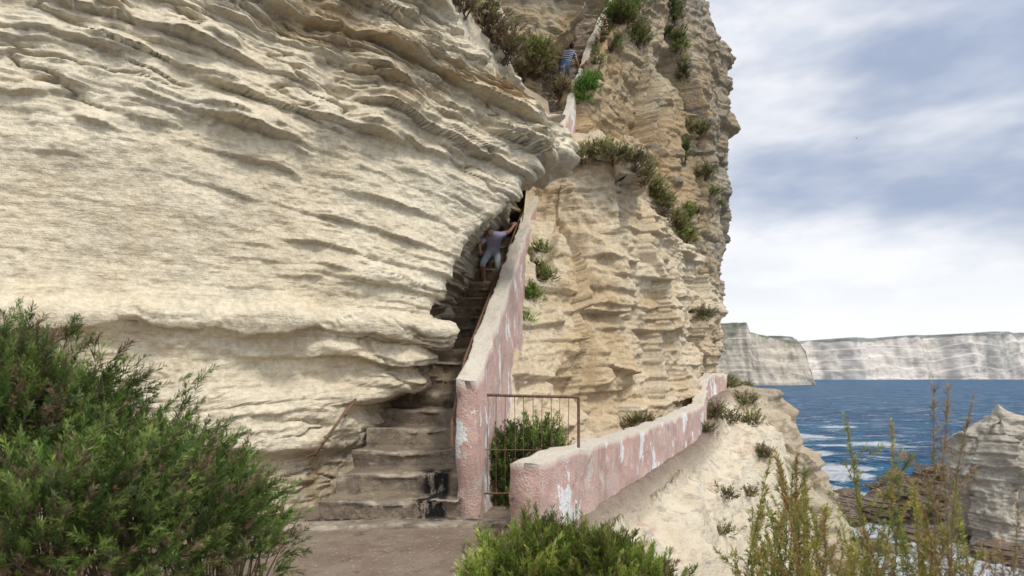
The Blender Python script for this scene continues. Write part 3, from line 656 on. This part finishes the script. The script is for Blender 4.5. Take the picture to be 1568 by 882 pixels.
# ---------------------------------------------------------------- PEOPLE
def cloth(name,c1,c2=None,stripe=False):
    m,nt,b=newmat(name);b.inputs['Roughness'].default_value=.85
    v=nt.nodes.new('ShaderNodeTexCoord').outputs['Object']
    if stripe:
        w=nt.nodes.new('ShaderNodeTexWave');w.bands_direction='Z';w.inputs['Scale'].default_value=4.2
        w.inputs['Distortion'].default_value=.4;nt.links.new(v,w.inputs['Vector'])
        c=mx(nt,rmp(nt,w.outputs['Fac'],.45,.6),c1,c2)
    else: c=mx(nt,rmp(nt,noise(nt,v,9,4),.3,.7),c1,tuple(x*.8 for x in c1))
    nt.links.new(c,b.inputs['Base Color']);bump(nt,b,noise(nt,v,14,4),.5,.01);return m
def person(name,org,J,hand_dirs,mats,look,hair):
    org=np.array(org,float)
    names=[k for k in J if k!='head'];idx={k:i for i,k in enumerate(names)}
    bones=[('pelvis','waist','hip'),('waist','chest','shirt'),('chest','neck','shirt'),('neck','skull','skin')]
    for s in 'LR': bones+=[('chest','sh'+s,'shirt'),('sh'+s,'el'+s,'sleeve'),('el'+s,'wr'+s,'skin'),('wr'+s,'pa'+s,'skin'),('pelvis','hi'+s,'pants'),('hi'+s,'kn'+s,'pants'),('kn'+s,'an'+s,'skin'),('an'+s,'to'+s,'shoe')]
    rad=dict(pelvis=.155,waist=.145,chest=.165,neck=.06,skull=.06)
    for s in 'LR': rad.update({'sh'+s:.075,'el'+s:.048,'wr'+s:.030,'pa'+s:.034,'hi'+s:.105,'kn'+s:.068,'an'+s:.042,'to'+s:.036})
    me=bpy.data.meshes.new(name+'_sk');me.from_pydata([tuple(org+np.array(J[k])) for k in names],[(idx[a],idx[b]) for a,b,_ in bones],[])
    ob=bpy.data.objects.new(name+'_tmp',me);sc.collection.objects.link(ob)
    mo=ob.modifiers.new('s','SKIN');mo.use_smooth_shade=True
    for i,k in enumerate(names):
        sv=me.skin_vertices[0].data[i];q=rad[k];sv.radius=(q,q*(.8 if k in('pelvis','waist','chest') else 1));sv.use_root=(k=='pelvis')
    ob.modifiers.new('u','SUBSURF').levels=2
    bpy.context.view_layer.update();g=bpy.context.evaluated_depsgraph_get()
    m2=bpy.data.meshes.new_from_object(ob.evaluated_get(g));bpy.data.objects.remove(ob)
    m2.materials.clear()
    for m in (M_skin,mats[0],mats[1],mats[2]): m2.materials.append(m)
    seg=[(org+np.array(J[a]),org+np.array(J[b]),(rad[a]+rad[b])/2,k) for a,b,k in bones]
    for p in m2.polygons:
        c=np.array(p.center);best=9;bk=None
        for a,b,rr,k in seg:
            ab=b-a;t=np.clip(np.dot(c-a,ab)/np.dot(ab,ab),0,1);dd=np.linalg.norm(c-a-ab*t)-rr
            if dd<best: best=dd;bk=(k,t)
        k,t=bk
        if k=='hip': k='pants' if t<.55 else 'shirt'
        p.material_index={'skin':0,'shirt':1,'pants':2,'shoe':3,'sleeve':1}[k]
        if k=='sleeve' and t>.6: p.material_index=0
        p.use_smooth=True
    m2.name='body';bo=bpy.data.objects.new('body',m2);sc.collection.objects.link(bo)
    kids=[bo]
    parts=[]
    for s in 'LR':
        w=org+np.array(J['wr'+s]);p=org+np.array(J['pa'+s]);d=(p-w)/np.linalg.norm(p-w)
        sd=np.cross(d,np.array(hand_dirs[s]));sd/=np.linalg.norm(sd);cu=np.cross(sd,d)
        for i,(o_,ln) in enumerate(((-.030,.062),(-.010,.074),(.010,.070),(.030,.055))):
            b0=p+sd*o_;q=[b0-d*.02,b0+d*ln*.45,b0+d*ln*.75-cu*ln*.35,b0+d*ln*.7-cu*ln*.75]
            parts.append(tube('',q,[.010,.009,.008,.006],None,6))
        b0=w*.6+p*.4-sd*.03;parts.append(tube('',[b0,b0-sd*.03+d*.02,b0-sd*.035+d*.05-cu*.02],[.012,.010,.008],None,6))
    V,F=join_np(parts);kids.append(mesh_np('fingers',V,F,M_skin))
    hc=org+np.array(J['head']);f=np.array(look,float);f/=np.linalg.norm(f)
    rt=np.cross(f,np.array([0,0,1.]));rt/=np.linalg.norm(rt);u=np.cross(rt,f)
    th=np.linspace(0,np.pi,33)[:,None];ph=np.linspace(0,2*np.pi,49)[None,:]
    lx=np.sin(th)*np.sin(ph);lf=np.sin(th)*np.cos(ph);lu=np.cos(th)+0*ph
    jaw=1-.28*ss(-.1,-1,lu)
    rx=.076*jaw;rf=.098*(1-.12*ss(0,-1,lu));hu=.118
    bumpf=.022*np.exp(-((lx/.16)**2+((lu+.12)/.16)**2))*(lf>0)-.010*np.exp(-(((np.abs(lx)-.36)/.16)**2+((lu-.08)/.10)**2))*(lf>0)+.006*np.exp(-((lx/.3)**2+((lu+.47)/.06)**2))*(lf>0)
    ear=.016*np.exp(-(((np.abs(lx)-.98)/.10)**2+((lu+.02)/.22)**2+(lf/.22)**2))
    A=lx*(rx+ear);Bf=lf*rf+bumpf;Cu=lu*hu
    P=hc+A[...,None]*rt+Bf[...,None]*f+Cu[...,None]*u
    kids.append(grid('head',P[...,0],P[...,1],P[...,2],M_skin))
    k=1.07+.03*fbm(lx*5,lf*5,lu*5,2,3)
    mask_=(lu> .22+.25*ss(-.2,1,lf)-.75*ss(.2,-.6,lf))
    rr=np.where(mask_,k,.9)
    P=hc+(lx*rx*rr)[...,None]*rt+(lf*rf*rr)[...,None]*f+(lu*hu*rr)[...,None]*u
    kids.append(grid('hair' ,P[...,0],P[...,1],P[...,2],hair))
    parts=[]
    for s in (-1,1):
        c=hc+rt*s*.030+f*.088+u*.012;a=np.linspace(0,2*np.pi,9)
        kids_v=[c+.009*(np.cos(x)*rt+.6*np.sin(x)*u)+f*.003 for x in a[:-1]];V=np.array(kids_v+[c+f*.006]);parts.append((V,np.array([[i,(i+1)%8,8] for i in range(8)])))
    V,F=join_np(parts);kids.append(mesh_np('eyes',V,F,simple('eye_dark',(.03,.02,.02),(.03,.02,.02))))
    return parent_all(name,kids)
M_hair=simple('dark_hair',(.03,.022,.018),(.05,.035,.025),40)
M_cap=cloth('cap_cloth',(.10,.13,.11))
M_shoe=cloth('shoe_leather',(.12,.09,.07))
f1=S(753,430,14.5);f1[2]=sz(14.4)-.02
J1=dict(pelvis=(0,.22,.80),waist=(.02,.10,.96),chest=(.06,-.10,1.08),neck=(.03,-.26,1.12),skull=(0,-.31,1.12),head=(-.03,-.38,1.13),
 shR=(-.13,-.12,1.06),elR=(-.27,-.18,.86),wrR=(-.24,-.36,.72),paR=(-.23,-.43,.67),
 shL=(.23,-.10,1.12),elL=(.38,-.10,1.18),wrL=(.48,-.06,1.32),paL=(.51,-.05,1.37),
 hiR=(-.10,.20,.74),knR=(-.20,-.14,.48),anR=(-.17,.02,.10),toR=(-.18,-.14,.05),
 hiL=(.11,.22,.74),knL=(.14,.0,.42),anL=(.12,.16,.10),toL=(.13,.0,.05))
person('stooping_man_in_cap',f1,J1,{'L':(0,-1,.3),'R':(0,-.3,1)},(cloth('lilac_shirt',(.66,.63,.84)),cloth('blue_grey_shorts',(.50,.58,.64)),M_shoe),(-.15,-1,-.45),M_cap)
f2=S(864,98,21.5)
J2=dict(pelvis=(0,0,.0),waist=(.06,.05,.16),chest=(.14,.14,.38),neck=(.22,.22,.55),skull=(.25,.25,.60),head=(.29,.30,.70),
 shR=(-.04,.12,.45),elR=(-.10,.22,.20),wrR=(.02,.36,.08),paR=(.06,.42,.06),
 shL=(.33,.16,.47),elL=(.42,.24,.24),wrL=(.50,.38,.14),paL=(.52,.44,.13),
 hiR=(-.09,0,-.06),knR=(-.10,.20,-.42),anR=(-.10,.0,-.80),toR=(-.10,.14,-.86),
 hiL=(.10,.0,-.06),knL=(.12,.30,-.30),anL=(.12,.28,-.62),toL=(.12,.42,-.66))
person('climbing_man_in_striped_shirt',f2,J2,{'L':(0,0,1),'R':(0,0,1)},(cloth('striped_shirt',(.03,.035,.07),(.40,.42,.48),True),cloth('denim',(.12,.17,.27)),M_shoe),(.3,1,.2),M_hair)
# ---------------------------------------------------------------- gull
g=S(1312,212,150)
V=np.array([(-.55,0,.18),(-.25,.02,.22),(0,.12,.05),(0,-.12,.05),(.25,.02,.22),(.55,0,.18),(-.25,-.12,.2),(.25,-.12,.2),(0,.35,0),(0,-.3,.0),(.05,0,-.06),(-.05,0,-.06)])*1.0+g
F=np.array([(0,1,6),(1,2,6),(2,3,6),(5,4,7),(4,2,7),(2,3,7),(8,10,2),(8,11,2),(9,10,3),(9,11,3),(8,10,9),(8,11,9)])
mesh_np('seagull',V,F,simple('gull_grey',(.5,.5,.52),(.4,.4,.42)),False)
# ---------------------------------------------------------------- WORLD / SUN / CAMERA
w=bpy.data.worlds.new('World');sc.world=w;w.use_nodes=True;nt=w.node_tree
bg=nt.nodes['Background'];out=nt.nodes['World Output']
el,az=math.radians(52),math.radians(140)
dv=Vector((math.sin(az)*math.cos(el),math.cos(az)*math.cos(el),math.sin(el)))
sky=nt.nodes.new('ShaderNodeTexSky');sky.sky_type='NISHITA';sky.sun_disc=False;sky.sun_elevation=el;sky.sun_rotation=az
nt.links.new(sky.outputs[0],bg.inputs[0]);bg.inputs[1].default_value=.12
tc=nt.nodes.new('ShaderNodeTexCoord').outputs['Generated']
n1=noise(nt,tc,2.0,5,.5,(1,1,2.8));n2=noise(nt,tc,4.2,5,.55,(1,1,2.4))
sep=nt.nodes.new('ShaderNodeSeparateXYZ');nt.links.new(tc,sep.inputs[0])
hz=rmp(nt,sep.outputs[2],.20,.06)
cc=mx(nt,rmp(nt,n1,.38,.58),(.40,.47,.62),(1.0,1.0,1.02))
cc=mx(nt,mth(nt,'MULTIPLY',rmp(nt,n2,.45,.64),.65),cc,(.60,.66,.79))
cc=mx(nt,mth(nt,'MULTIPLY',hz,.92),cc,(1.02,1.02,1.02))
dt=nt.nodes.new('ShaderNodeVectorMath');dt.operation='DOT_PRODUCT';dt.inputs[1].default_value=dv
nt.links.new(tc,dt.inputs[0]);gl=rmp(nt,dt.outputs['Value'],.1,1.0)
b2=nt.nodes.new('ShaderNodeBackground');nt.links.new(cc,b2.inputs[0])
nt.links.new(mth(nt,'ADD',mth(nt,'MULTIPLY',gl,1.3),1.06),b2.inputs[1])
ms=nt.nodes.new('ShaderNodeMixShader');ms.inputs[0].default_value=.88
nt.links.new(bg.outputs[0],ms.inputs[1]);nt.links.new(b2.outputs[0],ms.inputs[2]);nt.links.new(ms.outputs[0],out.inputs[0])
sd=bpy.data.lights.new('sun','SUN');sd.energy=2.1;sd.angle=math.radians(10);sd.color=(1,.94,.85)
so=bpy.data.objects.new('sun',sd);sc.collection.objects.link(so)
so.rotation_euler=dv.to_track_quat('Z','Y').to_euler()
cd=bpy.data.cameras.new('camera');cam=bpy.data.objects.new('camera',cd);sc.collection.objects.link(cam)
cam.location=(0,0,0);cam.rotation_euler=(math.radians(90),0,0)
cd.sensor_width=36;cd.lens=36*1000/1568;cd.shift_y=(575-441)/1568;cd.clip_start=.1;cd.clip_end=20000
cd.dof.use_dof=True;cd.dof.focus_distance=11;cd.dof.aperture_fstop=2.8
sc.camera=cam
sc.view_settings.view_transform='Standard';sc.view_settings.look='None';sc.view_settings.exposure=0
